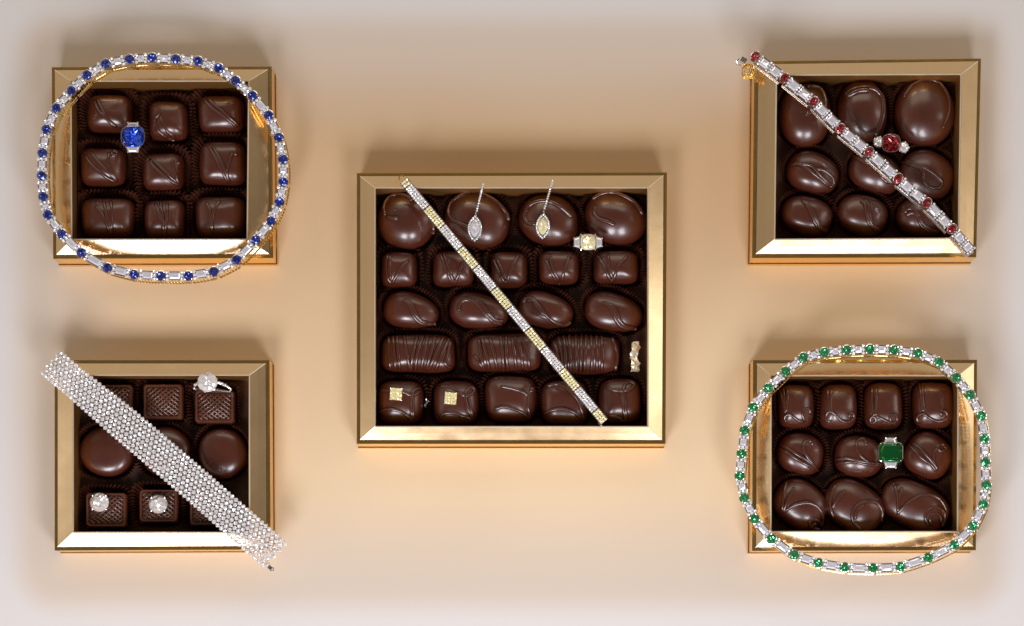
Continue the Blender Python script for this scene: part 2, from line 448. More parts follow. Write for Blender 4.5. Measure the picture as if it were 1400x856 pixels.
def waffle(spec, where, box, rect, extra=''):
    cu, cv, a, b = spec; h = 26.0
    top = ZB + h; c = W(cu, cv, top); org = (c.x, c.y, ZB)
    mb = MB()
    prof = [(.97, 0), (1.0, 4), (.985, h - 4), (.955, h - 1), (.93, h), (.84, h), (.815, h - 3.4)]
    vs = []; n4 = 4; cs = []
    for f, z in prof:
        ax, by = a * f, b * f; k = 3.0
        for sx, sy in ((-1, -1), (1, -1), (1, 1), (-1, 1)):
            p = [(sx * (ax - k), sy * by), (sx * ax, sy * (by - k))]
            if sx * sy > 0: pass
            else: p = p[::-1]
            if (sx, sy) == (-1, -1): p = [(-ax, -by + k), (-ax + k, -by)]
            if (sx, sy) == (1, -1): p = [(ax - k, -by), (ax, -by + k)]
            if (sx, sy) == (1, 1): p = [(ax, by - k), (ax - k, by)]
            if (sx, sy) == (-1, 1): p = [(-ax + k, by), (-ax, by - k)]
            vs += [(c.x + x, c.y + y, ZB + z) for x, y in p]
    fs = [(i * 8 + k, i * 8 + (k + 1) % 8, (i + 1) * 8 + (k + 1) % 8, (i + 1) * 8 + k) for i in range(len(prof) - 1) for k in range(8)]
    fs.append(tuple(range(7, -1, -1))); fs.append(tuple((len(prof) - 1) * 8 + k for k in range(8)))
    mb.add(vs, fs)
    o = obj('waffle_chocolate', mb, M['milk'], org)
    thing(o, 'square waffle chocolate%s, %s in the %s' % (extra, where, box), 'chocolate', 'chocolates in the gold boxes')
    g = MB(); ax, by = a * .82, b * .82; sp = 6.2; zz = ZB + h - 2.2
    for sgn in (1, -1):
        k = -20
        while k < 21:
            # line y = sgn*x*0.8 + k*sp clipped to the recess
            pts = []
            for i in range(61):
                x = -ax + 2 * ax * i / 60; y = sgn * x * .8 + k * sp
                if abs(y) <= by: pts.append((c.x + x, c.y + y, zz))
            if len(pts) > 2: g.tube([pts[0], pts[-1]], 1.3, 8, False)
            k += 1
    obj('waffle_grid', g, M['milk'], org, o, True)
    ch = Choc(cu, cv, a, b, h, 6, 6)
    paper_cup(ch, 'brown fluted paper cup under the %s chocolate in the %s' % (where.replace(',', ' and'), box), rect, 8.0)
    return top

# ---- upper left box, ringed by the sapphire necklace
r1 = chocolate_box('small gold box of nine square chocolates ringed by the sapphire necklace',
    [(97, 111), (340, 111), (338, 327.5), (98, 327.5)], [(75, 96), (366, 95), (368, 347), (77, 348)], (-1, 4.5, 4), 49.2)
BX = 'sapphire necklace box'
TLD = [
 ((151, 157, 30, 25), [[(190,172),(205,205),(225,240),(258,270)], [(178,178),(195,212),(222,240),(250,268)]], 'square chocolate with two diagonal ridges', 'top row left'),
 ((231, 167, 26, 26), [[(412,222),(395,240),(402,275),(430,303),(465,318)], [(412,232),(422,255),(440,285),(470,310)], [(415,233)]], 'square chocolate with curved ridge and bead', 'top row centre'),
 ((303, 158, 30.5, 25), [[(565,170),(600,205),(650,240),(685,270)], [(583,168),(610,195),(660,236),(692,266)]], 'square chocolate with long slanting double ridge', 'top row right'),
 ((142, 230, 30, 25.5), [[(145,370),(175,410),(220,445),(255,465)], [(165,358),(200,400),(240,440),(262,463)], [(232,360),(228,395),(240,430),(262,463)], [(245,354),(240,363),(246,371),(256,369),(259,361),(251,354),(244,358)]], 'square chocolate with fanned ridges and loop', 'middle row left'),
 ((224, 237, 27.5, 25), [[(365,380),(400,420),(450,460),(485,480)], [(380,375),(420,418),(460,455),(487,476)], [(455,385),(462,420),(470,450),(485,478)], [(470,395),(490,400)]], 'square chocolate with crossing diagonal ridges', 'centre'),
 ((305, 225, 31, 29.5), [[(583,335),(610,380),(635,430),(655,470)], [(600,340),(625,385),(645,430),(660,468)], [(670,360),(655,400),(650,440),(660,468)], [(672,362),(690,370)]], 'square chocolate with a slanting letter V ridge', 'middle row right'),
 ((149, 299, 36, 26.5), [[(183,548),(205,575),(225,620),(238,650)], [(212,530),(222,580),(234,620),(240,650)], [(238,530),(241,590),(240,650)], [(185,547)]], 'wide square chocolate with wedge of ridges', 'bottom row left'),
 ((226, 301, 27.5, 25.5), [[(395,540),(410,580),(422,620),(428,660)], [(438,540),(434,600),(430,660)], [(414,535),(422,600),(428,655)], [(462,582)]], 'square chocolate with steep parallel ridges', 'bottom row centre'),
 ((302, 298, 33.5, 27.5), [[(575,535),(590,570),(590,610),(600,645)], [(625,528),(602,570),(597,610),(600,645)]], 'square chocolate with two ridges meeting low down', 'bottom row right'),
]
for spec, lines, look, where in TLD:
    chocolate('square', spec, [FA(l) for l in lines], look, where, BX, r1, 10.5)

# ---- lower left box, under the wide diamond bracelet
r2 = chocolate_box('small gold box of waffle and round chocolates under the wide diamond bracelet',
    [(100, 513), (341, 513), (341, 728), (100, 728)], [(79, 497), (363, 497), (364.5, 746), (79, 747.5)], (-1, 4.5, 2), 50.4)
BX = 'wide diamond bracelet box'
waffle((154.8, 549, 26, 23.5), 'top row left', BX, r2, ', mostly covered')
waffle((222.4, 549, 27, 24), 'top row centre', BX, r2)
zt = waffle((293, 555.6, 27.2, 22.5), 'top row right', BX, r2)
chocolate('disc', (146.5, 617.7, 37, 34), [], 'smooth flat round chocolate', 'middle row left', BX, r2, 7)
chocolate('disc', (227, 617.7, 34, 34), [], 'smooth round chocolate half hidden', 'middle row centre', BX, r2, 6)
chocolate('disc', (304.7, 620.3, 33.6, 35), [], 'smooth shiny round chocolate', 'middle row right', BX, r2, 6)
waffle((144.7, 697, 28, 23.5), 'bottom row left', BX, r2)
waffle((216.4, 691.3, 26.5, 22.5), 'bottom row centre', BX, r2)
waffle((284.9, 695.4, 26, 23), 'bottom row right', BX, r2, ', partly covered')

# ---- centre box
r3 = chocolate_box('large gold box of assorted chocolates in the middle crossed by yellow and white bracelet',
    [(512.6, 256.8), (886, 256.8), (885.7, 583.5), (512.6, 583.5)], [(492.6, 241), (907, 240), (905, 601.4), (492.6, 601.4)], (2.5, 4, 5), 49.8)
BX = 'centre box'
D = lambda f, *ls: [f(l) for l in ls]
CEN = [
 ('oval', (556, 302.5, 39.5, 39, -20), D(C1, [(225,355),(212,310),(232,255),(290,218),(355,225),(400,258)], [(228,362),(262,374),(308,372)], [(505,360),(535,420),(532,480)], [(287,318)]), 'big oval chocolate with rim swirl', 'top row far left', 7, 1.6),
 ('oval', (653, 302.5, 44.5, 37.5, -20), D(C1, [(700,405),(650,375),(632,330),(660,262),(740,215),(830,208),(930,255),(1000,325),(1028,390)], [(640,375),(700,402),(770,435)]), 'big oval chocolate under the white earring', 'top row second', 7, 1.7),
 ('oval', (750.5, 302, 41.5, 34.5, -18), D(C2, [(160,412),(105,402),(82,360),(110,292),(180,262),(260,270),(340,318),(390,368)]), 'big oval chocolate with hooked ridge under yellow earring', 'top row third', 7, 1.9),
 ('oval', (841, 299.5, 43, 36, -22), D(C2, [(545,295),(532,335),(562,375),(620,395),(670,420)], [(520,250),(580,215),(650,205),(730,230),(800,275),(850,350)]), 'big oval chocolate with inner crescent ridge', 'top row far right', 7, 1.7),
 ('square', (546, 370, 24, 24), D(C1, [(240,610),(232,680),(240,760),(262,792),(288,758),(320,700),(375,650)], [(258,612),(248,690),(258,770)], [(283,720)]), 'small square chocolate with looped V ridge', 'second row far left', 8, 1.4),
 ('square', (620, 369, 27.5, 24), D(C1, [(580,605),(610,680),(645,770),(665,805),(690,760),(725,665)], [(602,600),(635,690),(668,796)]), 'small square chocolate with pointed V ridge', 'second row second', 8, 1.4),
 ('square', (696, 370, 24.5, 24), D(C1, [(925,640),(960,720),(1000,790),(1022,758),(1046,690),(1090,610)], [(950,640),(980,710),(1008,770)]), 'small square chocolate with broad V ridge', 'second row third', 8, 1.4),
 ('square', (764, 367, 27, 22.5), D(C2, [(215,640),(250,710),(298,792),(320,790),(338,715),(372,620)], [(250,620),(268,700),(305,775)]), 'small square chocolate with tall triple V ridge', 'second row fourth', 8, 1.4),
 ('square', (842, 367, 30, 22.5), D(C2, [(555,615),(600,690),(640,772),(662,765),(690,690),(750,618)], [(625,610),(632,680),(652,765)]), 'wide square chocolate with open V ridge', 'second row far right', 8, 1.4),
 ('almond', (562, 426, 38, 24.5, -12, .12), D(C3, [(335,335),(375,362),(400,420),(430,468),(480,490),(555,490)], [(352,330),(395,366),(420,425),(460,472),(500,484)]), 'almond chocolate with flowing S ridge', 'third row far left', 8, 1.7),
 ('almond', (654.5, 426.6, 40.5, 24, -10, .12), D(C3, [(705,410),(700,375),(730,338),(780,338),(830,370),(880,430),(930,480),(985,490)], [(800,335),(850,362),(900,428),(950,470),(992,468)]), 'almond chocolate with swept ridge and flat back', 'third row second', 8, 1.6),
 ('almond', (746.7, 425, 37, 24, -16, .12), D(C4, [(75,355),(85,328),(130,323),(170,368),(220,430),(280,480),(340,500),(385,478)], [(95,345),(135,335),(160,370),(208,432)]), 'almond chocolate with double S ridge', 'third row third', 8, 1.6),
 ('almond', (838.8, 428, 39.5, 26, -14, .12), D(C4, [(590,350),(620,362),(650,400),(680,470),(720,510),(812,522)], [(635,358),(670,400),(700,465),(740,503),(800,514)]), 'almond chocolate with thick S ridge', 'third row far right', 8, 1.7),
 ('log', (572, 484, 49.5, 26), D(C3, [(245,575),(248,680),(255,790)], [(272,572),(283,690),(288,795)], [(298,570),(308,690),(318,798)], [(345,568),(362,680),(385,796)], [(390,795),(402,680),(432,568)], [(418,798),(432,680),(470,568)], [(455,796),(475,680),(500,568)], [(488,796),(515,690),(548,570)], [(505,792),(552,680),(602,575)], [(550,790),(588,690),(640,585)], [(648,600),(625,690),(612,745),(640,772),(662,768)]), 'long log chocolate with slanting cord ridges', 'fourth row left', 7, 1.5),
 ('log', (690, 483, 50, 26), D(C3, [(800,690),(830,735),(870,795)], [(830,590),(848,700),(862,792)], [(850,580),(880,690),(900,795)], [(900,575),(930,690),(952,790)], [(972,570),(985,690),(992,795)], [(1008,570),(1010,700),(1022,795)], [(1046,575),(1064,690),(1074,790)], [(1085,575),(1106,690),(1118,785)], [(1115,585),(1148,690),(1160,780)]), 'long log chocolate crossed by the bracelet', 'fourth row middle', 7, 1.5),
 ('log', (799.5, 486, 46.5, 26.5), D(C4, [(268,600),(298,680),(315,770)], [(300,575),(325,680),(335,790)], [(335,568),(348,680),(352,800)], [(372,562),(378,680),(384,805)], [(415,560),(416,680),(420,808)], [(452,560),(448,680),(446,806)], [(482,562),(476,680),(470,806)], [(512,565),(520,680),(516,806)], [(547,568),(552,680),(552,805)], [(582,572),(588,690),(582,802)], [(650,580),(682,680),(672,795)]), 'long log chocolate with upright cord ridges', 'fourth row right', 7, 1.5),
 ('pillow', (548.3, 551, 30.5, 30), D(C5, [(195,400),(250,398),(340,410),(395,432),(440,412),(448,390),(425,388),(402,405),(392,440),(388,510),(400,592)], [(405,440),(402,510),(408,590)], [(188,542),(230,522),(300,528),(350,552),(400,595)]), 'pillow chocolate with gate shaped ridge', 'bottom row far left', 6, 1.4),
 ('pillow', (623.6, 551.4, 31, 29.5), D(C5, [(580,372),(640,378),(700,408),(742,435),(788,420),(802,392),(782,378),(755,395),(742,432),(755,505),(785,582),(735,568),(665,545),(600,552),(582,592)], [(760,435),(775,505),(792,575)]), 'pillow chocolate with long zigzag ridge', 'bottom row second', 6, 1.4),
 ('pillow', (698, 546, 35, 31.5), D(C5, [(970,372),(1040,385),(1105,405),(1145,432),(1150,500),(1158,575),(1106,540),(1046,516),(985,506),(930,525)], [(1166,392),(1180,385),(1186,398),(1172,404),(1164,394)]), 'big pillow chocolate with squared ridge', 'bottom row third', 6, 1.4),
 ('pillow', (771.5, 551, 32, 30), D(C6, [(228,372),(290,358),(350,382),(405,430),(440,490),(462,588),(400,540),(330,520),(260,528),(208,555)]), 'pillow chocolate with pointed arch ridge', 'bottom row fourth', 6, 1.4),
 ('pillow', (847, 549, 28.5, 30.5), D(C6, [(612,378),(650,395),(720,402),(775,388),(795,358),(765,342),(732,368),(725,420),(738,500),(742,598)], [(712,405),(720,500),(735,598),(690,572),(628,566)]), 'pillow chocolate with knotted ridge', 'bottom row far right', 6, 1.4),
]
for kind, spec, lines, look, where, pad, rad in CEN:
    chocolate(kind, spec, lines, look, where, BX, r3, pad, rad)

# ---- upper right box
r4 = chocolate_box('small gold box of oval chocolates crossed by the ruby bracelet',
    [(1061.6, 102.8), (1313.8, 101.7), (1310, 326), (1059, 327.4)], [(1037, 88), (1337, 84), (1330.4, 346), (1033.7, 347)], (4.5, -1, 4.5), 47.6)
BX = 'ruby bracelet box'
TRD = [
 ('oval', (1100.4, 158.6, 35, 44), [[(285,160),(325,163),(345,183),(356,215),(352,250)], [(253,203)]], 'tall oval chocolate partly behind the bracelet', 'top row left', 6, 1.7),
 ('oval', (1179, 153, 33.5, 42.5, 6), [[(430,195),(455,175),(500,165),(540,172),(567,200),(573,245),(565,295),(543,348)], [(436,200),(480,178),(520,176)]], 'tall oval chocolate with thick hooked ridge', 'top row centre', 6, 2.1),
 ('oval', (1263.4, 155, 41, 47), [[(650,200),(680,158),(730,137),(780,145),(812,185),(824,230),(818,275),(797,320)]], 'largest oval chocolate with thin rim arc', 'top row right', 6, 1.3),
 ('almond', (1110.5, 237.5, 36, 28, -22), [[(225,455),(270,455),(302,462),(340,500),(375,537)], [(235,447),(285,470),(330,505),(368,540)], [(318,473),(350,478),(380,503),(386,530),(370,540)]], 'almond chocolate with crossed loop ridge', 'middle row left', 7, 1.4),
 ('almond', (1195.6, 237.5, 37, 27, -22), [[(460,425),(500,445),(545,462),(572,510),(598,525)]], 'almond chocolate mostly behind the ruby bracelet', 'middle row centre', 7, 1.5),
 ('almond', (1266.3, 240, 38, 32, -25), [[(645,445),(690,462),(722,480),(724,515),(752,542),(786,544),(795,522),(770,495),(735,472),(690,452),(655,440)]], 'almond chocolate with ribbon loop ridge', 'middle row right', 7, 1.4),
 ('almond', (1102.5, 296, 35, 26.5, -16), [[(265,590),(285,610),(305,650),(325,690),(360,710)], [(277,592),(297,618),(318,658),(340,698),(366,706)]], 'almond chocolate with plain S ridge', 'bottom row left', 7, 1.5),
 ('almond', (1178.6, 294.8, 35, 27, -16), [[(485,592),(502,602),(510,640),(520,680),(550,706)], [(500,588),(517,610),(522,650),(532,685),(560,703)], [(433,660)]], 'almond chocolate with S ridge and small blister', 'bottom row centre', 7, 1.5),
 ('almond', (1257, 299, 32.5, 25.5, -16), [[(652,640),(670,622),(698,632),(722,678),(755,704),(785,710)], [(658,650),(680,638),(702,652),(718,688),(750,712)]], 'almond chocolate with hooked ridge beside the bracelet', 'bottom row right', 7, 1.6),
]
for kind, spec, lines, look, where, pad, rad in TRD:
    chocolate(kind, spec, [FT(l) for l in lines], look, where, BX, r4, pad, rad)

# ---- lower right box
r5 = chocolate_box('small gold box of ten scroll decorated chocolates ringed by the emerald necklace',
    [(1054, 513.6), (1309.7, 513.6), (1309, 727), (1054, 727)], [(1035, 497), (1331.5, 496.5), (1330, 747), (1033.7, 748)], (4, -1, 2), 48.8)
BX = 'emerald necklace box'
BRD = [
 ('pillow', (1087.7, 556.5, 24.5, 29.5), D(G5, [(385,335),(395,410),(405,492)], [(415,335),(410,420),(405,490)], [(365,345),(385,430),(400,500)], [(412,548),(395,545),(395,522),(415,508),(440,515),(480,545),(518,560)], [(560,505),(556,480),(530,470),(508,490),(512,520),(526,556)]), 'square chocolate with letter L scroll', 'top row far left', 7, 1.35),
 ('pillow', (1145, 557, 25.5, 30.5), D(G5, [(672,340),(680,420),(688,490)], [(702,340),(693,420),(690,500)], [(700,548),(672,552),(661,520),(680,490),(715,500),(760,545),(810,556),(843,532),(838,500),(815,505),(818,530)]), 'square chocolate with wavy scroll', 'top row second', 7, 1.35),
 ('pillow', (1206.4, 556, 26, 31.5), D(G6, [(105,335),(110,440),(120,520)], [(135,330),(131,440),(131,518)], [(118,545),(130,532),(112,520),(95,535),(98,558),(118,562),(132,545),(128,520),(160,530),(200,550),(240,562),(268,545),(262,518),(230,513),(222,538),(242,552)]), 'square chocolate with two curl scroll', 'top row third', 7, 1.35),
 ('pillow', (1274.7, 555, 27.5, 31.5), D(G6, [(413,305),(425,400),(435,492)], [(436,305),(434,400),(442,490)], [(408,560),(397,535),(415,508),(445,508),(485,532),(530,552),(575,542),(595,510),(575,483),(550,492),(565,520)]), 'square chocolate with long tailed scroll', 'top row far right', 7, 1.35),
 ('shell', (1094, 621, 31.5, 28, -15), D(FG, [(190,385),(230,410),(280,440),(320,465)], [(198,372),(240,400),(290,430),(325,465)], [(305,375),(298,360),(278,362),(272,385),(290,420),(325,462)]), 'shell chocolate with leaf scroll', 'middle row left', 7, 1.35),
 ('shell', (1173.5, 624.8, 33.5, 28, -8), D(FG, [(385,425),(420,420),(470,430),(545,440)], [(385,440),(440,432),(490,440),(545,447)], [(490,375),(480,352),(460,358),(455,380),(470,410),(500,435)]), 'shell chocolate with flat leaf scroll', 'middle row centre', 7, 1.35),
 ('shell', (1268, 623.6, 32.5, 30.5, -30), D(FG, [(635,372),(670,410),(710,440),(732,465)], [(648,365),(690,402),(720,436),(736,460)], [(765,390),(752,370),(735,378),(745,395),(765,388)], [(735,382),(722,405),(722,430),(735,462)]), 'shell chocolate with spread leaf scroll', 'middle row right', 7, 1.35),
 ('shell', (1094, 690.3, 38, 31, -38, .05), D(FG, [(215,500),(205,550),(200,600)], [(242,520),(220,560),(203,607)], [(203,607),(240,582),(290,573),(325,590),(340,622),(335,652)], [(330,665),(302,657),(294,638),(310,630),(330,640),(336,655)], [(305,655),(306,645),(318,645)]), 'shell chocolate with arch and small rosette', 'bottom row left', 6, 1.45),
 ('shell', (1166.7, 692.3, 43, 33, -32), D(FG, [(385,510),(370,545),(366,585),(378,625)], [(418,530),(392,558),(372,592)], [(470,664),(445,640),(442,605),(462,580),(495,568),(528,576),(545,606),(540,640)], [(452,630),(456,602),(482,580)]), 'shell chocolate with wide oval ridge', 'bottom row centre', 6, 1.45),
 ('shell', (1250, 691.5, 49, 31.5, -24), D(FG, [(580,500),(598,550),(598,605)], [(612,520),(602,560),(598,605)], [(595,612),(635,572),(690,545),(740,558),(765,600),(755,648)], [(705,655),(692,620),(712,592),(742,592),(760,615),(750,655)], [(716,652),(708,628),(724,611),(743,618),(748,645)]), 'largest shell chocolate with snail spiral', 'bottom row right', 6, 1.45),
]
for kind, spec, lines, look, where, pad, rad in BRD:
    chocolate(kind, spec, lines, look, where, BX, r5, pad, rad)

# ------------------------------------------------------------------ stones and settings (shared meshes)
def ellipse(a, b, n=12, p=2.0, ph=0.0):
    o = []
    for k in range(n):
        t_ = 2 * math.pi * (k + ph) / n; c_, s_ = math.cos(t_), math.sin(t_)
        r = (abs(c_) ** p + abs(s_) ** p) ** (-1 / p); o.append((a * r * c_, b * r * s_))
    return o
def cut_rect(a, b, k):
    return [(a, -b + k), (a, b - k), (a - k, b), (-a + k, b), (-a, b - k), (-a, -b + k), (-a + k, -b), (a - k, -b)]
def stone_mesh(name, outline, m, crown, depth, brilliant=True, jit=.3, table=.55):
    mb = MB(); mb.gem(outline, (0, 0, 0), crown, depth, 0, brilliant, jit, table); return mesh_of(name, mb, mat=m)

def station_setting(r, fx=1.0):
    mb = MB(); n = 16
    vs = []
    for rr, z in ((r * .8, -5), (r * 1.02, -1), (r * 1.10, .3), (r * .96, .6), (r * .78, -3)):
        vs += [(rr * math.cos(2 * math.pi * k / n), rr * math.sin(2 * math.pi * k / n), z) for k in range(n)]
    mb.add(vs, [(i * n + k, i * n + (k + 1) % n, (i + 1) * n + (k + 1) % n, (i + 1) * n + k) for i in range(4) for k in range(n)])
    for k in range(4):
        a = math.pi / 4 + k * math.pi / 2
        mb.ball((r * .98 * math.cos(a), r * .98 * math.sin(a), 1.2), 1.35, 6, 4)
    mb.v = [(x * fx, y, z) for x, y, z in mb.v]; return mesh_of('stone_setting', mb, mat=M['silver'])
def link_setting(Ln, wd):
    mb = MB()
    for sy in (-1, 1): mb.box((0, sy * (wd / 2 + .5), -1.6), (Ln, 1.1, 4.0))
    mb.box((0, 0, -3.5), (Ln * .96, wd, 1.6))
    for sx in (-1, 1):
        mb.box((sx * (Ln / 2 - .6), 0, -1.7), (1.2, wd + 3.2, 3.6))
    return mesh_of('link_setting', mb, mat=M['silver'])
def accent_mesh(xs, ys, r):
    mb = MB()
    for x in xs:
        for y in ys: mb.gem(ellipse(r, r, 8), (x, y, .4), r * .55, r * .7, random.random(), True, .35, .6)
    return mesh_of('accent_diamonds', mb, mat=M['diamond'])
def gallery_mesh(Ln, wd, m='gold'):
    """pierced gold gallery of a link: two rails, posts and beads"""
    mb = MB()
    for z in (-5.2, -10.5):
        for sy in (-1, 1):
            mb.tube([(-Ln / 2, sy * wd / 2, z), (0, sy * (wd / 2 + .3), z), (Ln / 2, sy * wd / 2, z)], .75, 5, False)
    n = max(2, int(Ln / 4))
    for i in range(n + 1):
        x = -Ln / 2 + Ln * i / n
        for sy in (-1, 1):
            mb.tube([(x, sy * wd / 2, -4.2), (x, sy * (wd / 2 + .8), -8), (x, sy * wd / 2, -11)], .6, 5, False)
        mb.tube([(x, -wd / 2, -11), (x, wd / 2, -11)], .6, 5, False)
    return mesh_of('gallery', mb, mat=M[m])

def necklace(name, label, pts, gem_name, gem_mat, zt, closed=True, rad=6.6, per=1, lens=None, group=None, shift=(3.4, -3.4), wd=9.5, gal='gold', fx=1.0):
    """pts: drawing centres of the coloured stones, zt: height of the girdles"""
    P = [W(u, v, zt) for u, v in pts]; n = len(P)
    c = sum(P, Vector()) / n; org = Vector((c.x, c.y, ZI + 1))
    root = empty(name, org, label, 'bracelet' if not closed else 'necklace')
    gems = [stone_mesh(gem_name, ellipse(rad * fx, rad * .97, 12, 2.0 if fx == 1 else 2.5), gem_mat, 2.6, 4.5, True, .45) for _ in range(4)]
    setm = station_setting(rad, fx); segs = {}
    for i in range(n):
        a = (P[(i + 1) % n] - P[i - 1 if closed or i > 0 else 0]); ang = math.atan2(a.y, a.x)
        tilt = random.uniform(-.12, .12)
        link(gem_name, gems[i % 4], P[i] + Vector((0, 0, .6)), root, ang, tilt, random.uniform(-.12, .12))
        link('stone_setting', setm, P[i], root, ang)
        ends = [(P[i], P[(i + 1) % n])] if closed or i < n - 1 else []
        for A, B in ends:
            d = B - A; L = d.length; u = d.normalized(); an = math.atan2(d.y, d.x)
            room = L - 2 * rad * fx - .6; Ln = room / per
            for q in range(per):
                key = round(Ln)
                if key not in segs:
                    K = float(key) - .5
                    bl = K - (6.4 if per == 1 else 5.2)
                    segs[key] = (link_setting(K, wd), stone_mesh('baguette_diamond', cut_rect(bl / 2, wd / 2, 1.0), M['baguette'], 2.8, 2.5, False, 0, .5),
                                 accent_mesh((-K / 2 + 1.7, K / 2 - 1.7), ((-wd / 2 - .2, 0, wd / 2 + .2) if per == 1 else (-wd / 2, -wd / 6, wd / 6, wd / 2)), (wd / 4.1 if per == 1 else wd / 7)), gallery_mesh(K + (2 * rad - 2) / per, wd - .5, gal))
                p = A + u * (rad * fx + .3 + Ln * (q + .5))
                S4 = segs[key]; ry = random.uniform(-.05, .05); rx = random.uniform(-.08, .08)
                link('link_setting', S4[0], p, root, an, rx, ry)
                link('baguette_diamond', S4[1], p + Vector((0, 0, -.2)), root, an, rx + random.uniform(-.08, .08), ry)
                link('accent_diamonds', S4[2], p + Vector((0, 0, .3)), root, an, rx, ry)
                link('gallery', S4[3], p + Vector((shift[0], shift[1], 0)), root, an, 0, 0)
    return root, P

ZN = ZI + 13.0
sap = [(177,80.9)] + FA([(384,23),(468,28),(547,35),(620,60),(680,105),(740,158),(797,227),(833,305),(848,383),(849,463),(835,535),(806,602),(752,670),(684,740),(603,782),(512,797),(415,797),(320,792),(225,768),(133,715),(63,648),(14,580)]) + [(58.9,268.8),(57,240.4),(57.9,209),(63.4,177),(77,148),(97.6,124),(118.8,102.7),(144.9,87.4)]
necklace('sapphire_necklace', 'oval necklace of round blue sapphires and baguette diamonds lying around a box rim', sap, 'sapphire', M['sapphire'], ZN, group=None)
eme = FG([(345,55),(422,47),(502,44),(585,47),(667,58),(740,88),(800,142),(847,200),(886,273),(897,352),(900,432),(903,511),(893,578),(857,653),(793,718),(703,762),(608,793),(513,798),(415,795),(325,780),(241,752),(163,697),(105,628),(70,556),(54,480),(61,403),(71,323),(100,243),(152,178),(212,120),(273,72)])
necklace('emerald_necklace', 'oval necklace of round green emeralds and baguette diamonds lying around a box rim', eme, 'emerald', M['emerald'], ZN)

rub = FT([(90,48),(200,130),(310,218),(410,320),(518,408),(628,508),(737,600),(832,698)])
root, P = necklace('ruby_bracelet', 'straight bracelet of red rubies and paired baguette diamonds with gold clasp', rub, 'ruby', M['ruby'], ZN, closed=False, rad=7.4, per=2, shift=(-1.0, -1.6), wd=11.5, gal='silver', fx=.76)
# the two last links and the clasp
A = P[-1]; B = W(*FT([(908, 785)])[0], ZN); u = (B - A).normalized(); an = math.atan2(u.y, u.x); L = (B - A).length - 6.0
for q in range(2):
    p = A + u * (6.0 + L / 2 * (q + .5)); K = L / 2 - .6
    link('link_setting', link_setting(K, 11.5), p, root, an)
    link('baguette_diamond', stone_mesh('baguette_diamond', cut_rect((K - 6.4) / 2, 5.75, 1.0), M['baguette'], 2.8, 2.5, False, 0, .5), p, root, an, .05)
    link('accent_diamonds', accent_mesh((-K / 2 + 1.7, K / 2 - 1.7), (-5.8, -1.9, 1.9, 5.8), 1.65), p + Vector((0, 0, .3)), root, an)
    link('gallery', gallery_mesh(K, 11, 'silver'), p + Vector((-1.0, -1.6, 0)), root, an)
cl = MB(); q0 = W(*FT([(45, 62)])[0], ZN - 3)
cl.box(q0, (9, 8, 5), -.5, .8); cl.tube([q0 + Vector((-5, 2, 1)), q0 + Vector((-9, -1, 0)), q0 + Vector((-8, -5, -2)), q0 + Vector((-3, -6, -3))], 1.2, 6, False)
obj('clasp', cl, M['silver'], root.location / S, root)
cl = MB(); q1 = W(*FT([(62, 105)])[0], ZN - 12); rr = random.Random(3)
for k in range(26):
    p = q1 + Vector((rr.uniform(-7, 8), rr.uniform(-9, 9), rr.uniform(-4, 4)))
    cl.ball(p, rr.uniform(1.3, 2.4), 6, 4)
for k in range(3):
    cl.tube([q1 + Vector((8 * math.cos(t_ / 3), 9 * math.sin(t_ / 3), -3 + k * 3)) for t_ in range(20)], .8, 5, False)
obj('gold_clasp_tongue', cl, M['gold'], root.location / S, root)

# ------------------------------------------------------------------ wide diamond bracelet
A = W(65, 492, ZI + 8); B = W(377, 760, ZI + 8); d = (B - A); L = d.length; u = d.normalized(); nrm = Vector((-u.y, u.x, 0)); an = math.atan2(u.y, u.x)
mid = (A + B) / 2; org = Vector((mid.x, mid.y, ZI + 1))
wb = empty('wide_diamond_bracelet', org, 'wide flexible bracelet of many rows of round diamonds lying diagonally across a box', 'bracelet')
rowsN, colsN = 8, 60; st = [stone_mesh('diamond', ellipse(3.12, 3.12, 8, 2, ph), M['diamond'], 1.6, 2.0, True, .45, .6) for ph in (0, .3, .5, .7, .15)]
metal = MB(); rest = MB(); spots = []
for j in range(colsN):
    for i in range(rowsN):
        s_ = (j + .5 + (0.5 if i % 2 else 0)) / (colsN + .5)
        wid = (36 if s_ < .12 else 36 + min(1, (s_ - .12) / .2) * 5) / (rowsN - 1)
        bow = 2.0 * math.sin(s_ * math.pi)
        z = ZI + 7.5 + .5 * math.sin(j * .9 + i)
        z -= 7 * max(0, math.sin(math.pi * (s_ - .12) / .76)) if .12 < s_ < .88 else 0
        e_ = max(0, .08 - s_, s_ - .92) / .08; z -= 14 * e_ * e_
        p = A + u * (s_ * L) + nrm * ((i - (rowsN - 1) / 2) * wid + bow) ; p.z = z
        spots.append((abs(j - colsN / 2), p, i, j))
        metal.ball((p.x, p.y, z - 1.6), 2.0, 6, 4)
        nx = p + u * (L / colsN)
        if j < colsN - 1: metal.tube([(p.x, p.y, z - 2.0), (nx.x, nx.y, z - 2.0)], .8, 4, False)
        if i % 2 == 0:
            for sgn in (-1, 1):
                q = p + nrm * (sgn * wid) + u * (L / colsN / 2)
                if 0 <= i + sgn < rowsN: metal.tube([(p.x, p.y, z - 2.0), (q.x, q.y, z - 2.2)], .7, 4, False)
        for a in (.8, 2.4, 4.0, 5.5):
            metal.ball((p.x + 2.9 * math.cos(a), p.y + 2.9 * math.sin(a), z + .7), .7, 5, 4)
k1 = obj('prong_mesh', metal, M['silver'], org, wb); k1['kind'] = 'stuff'
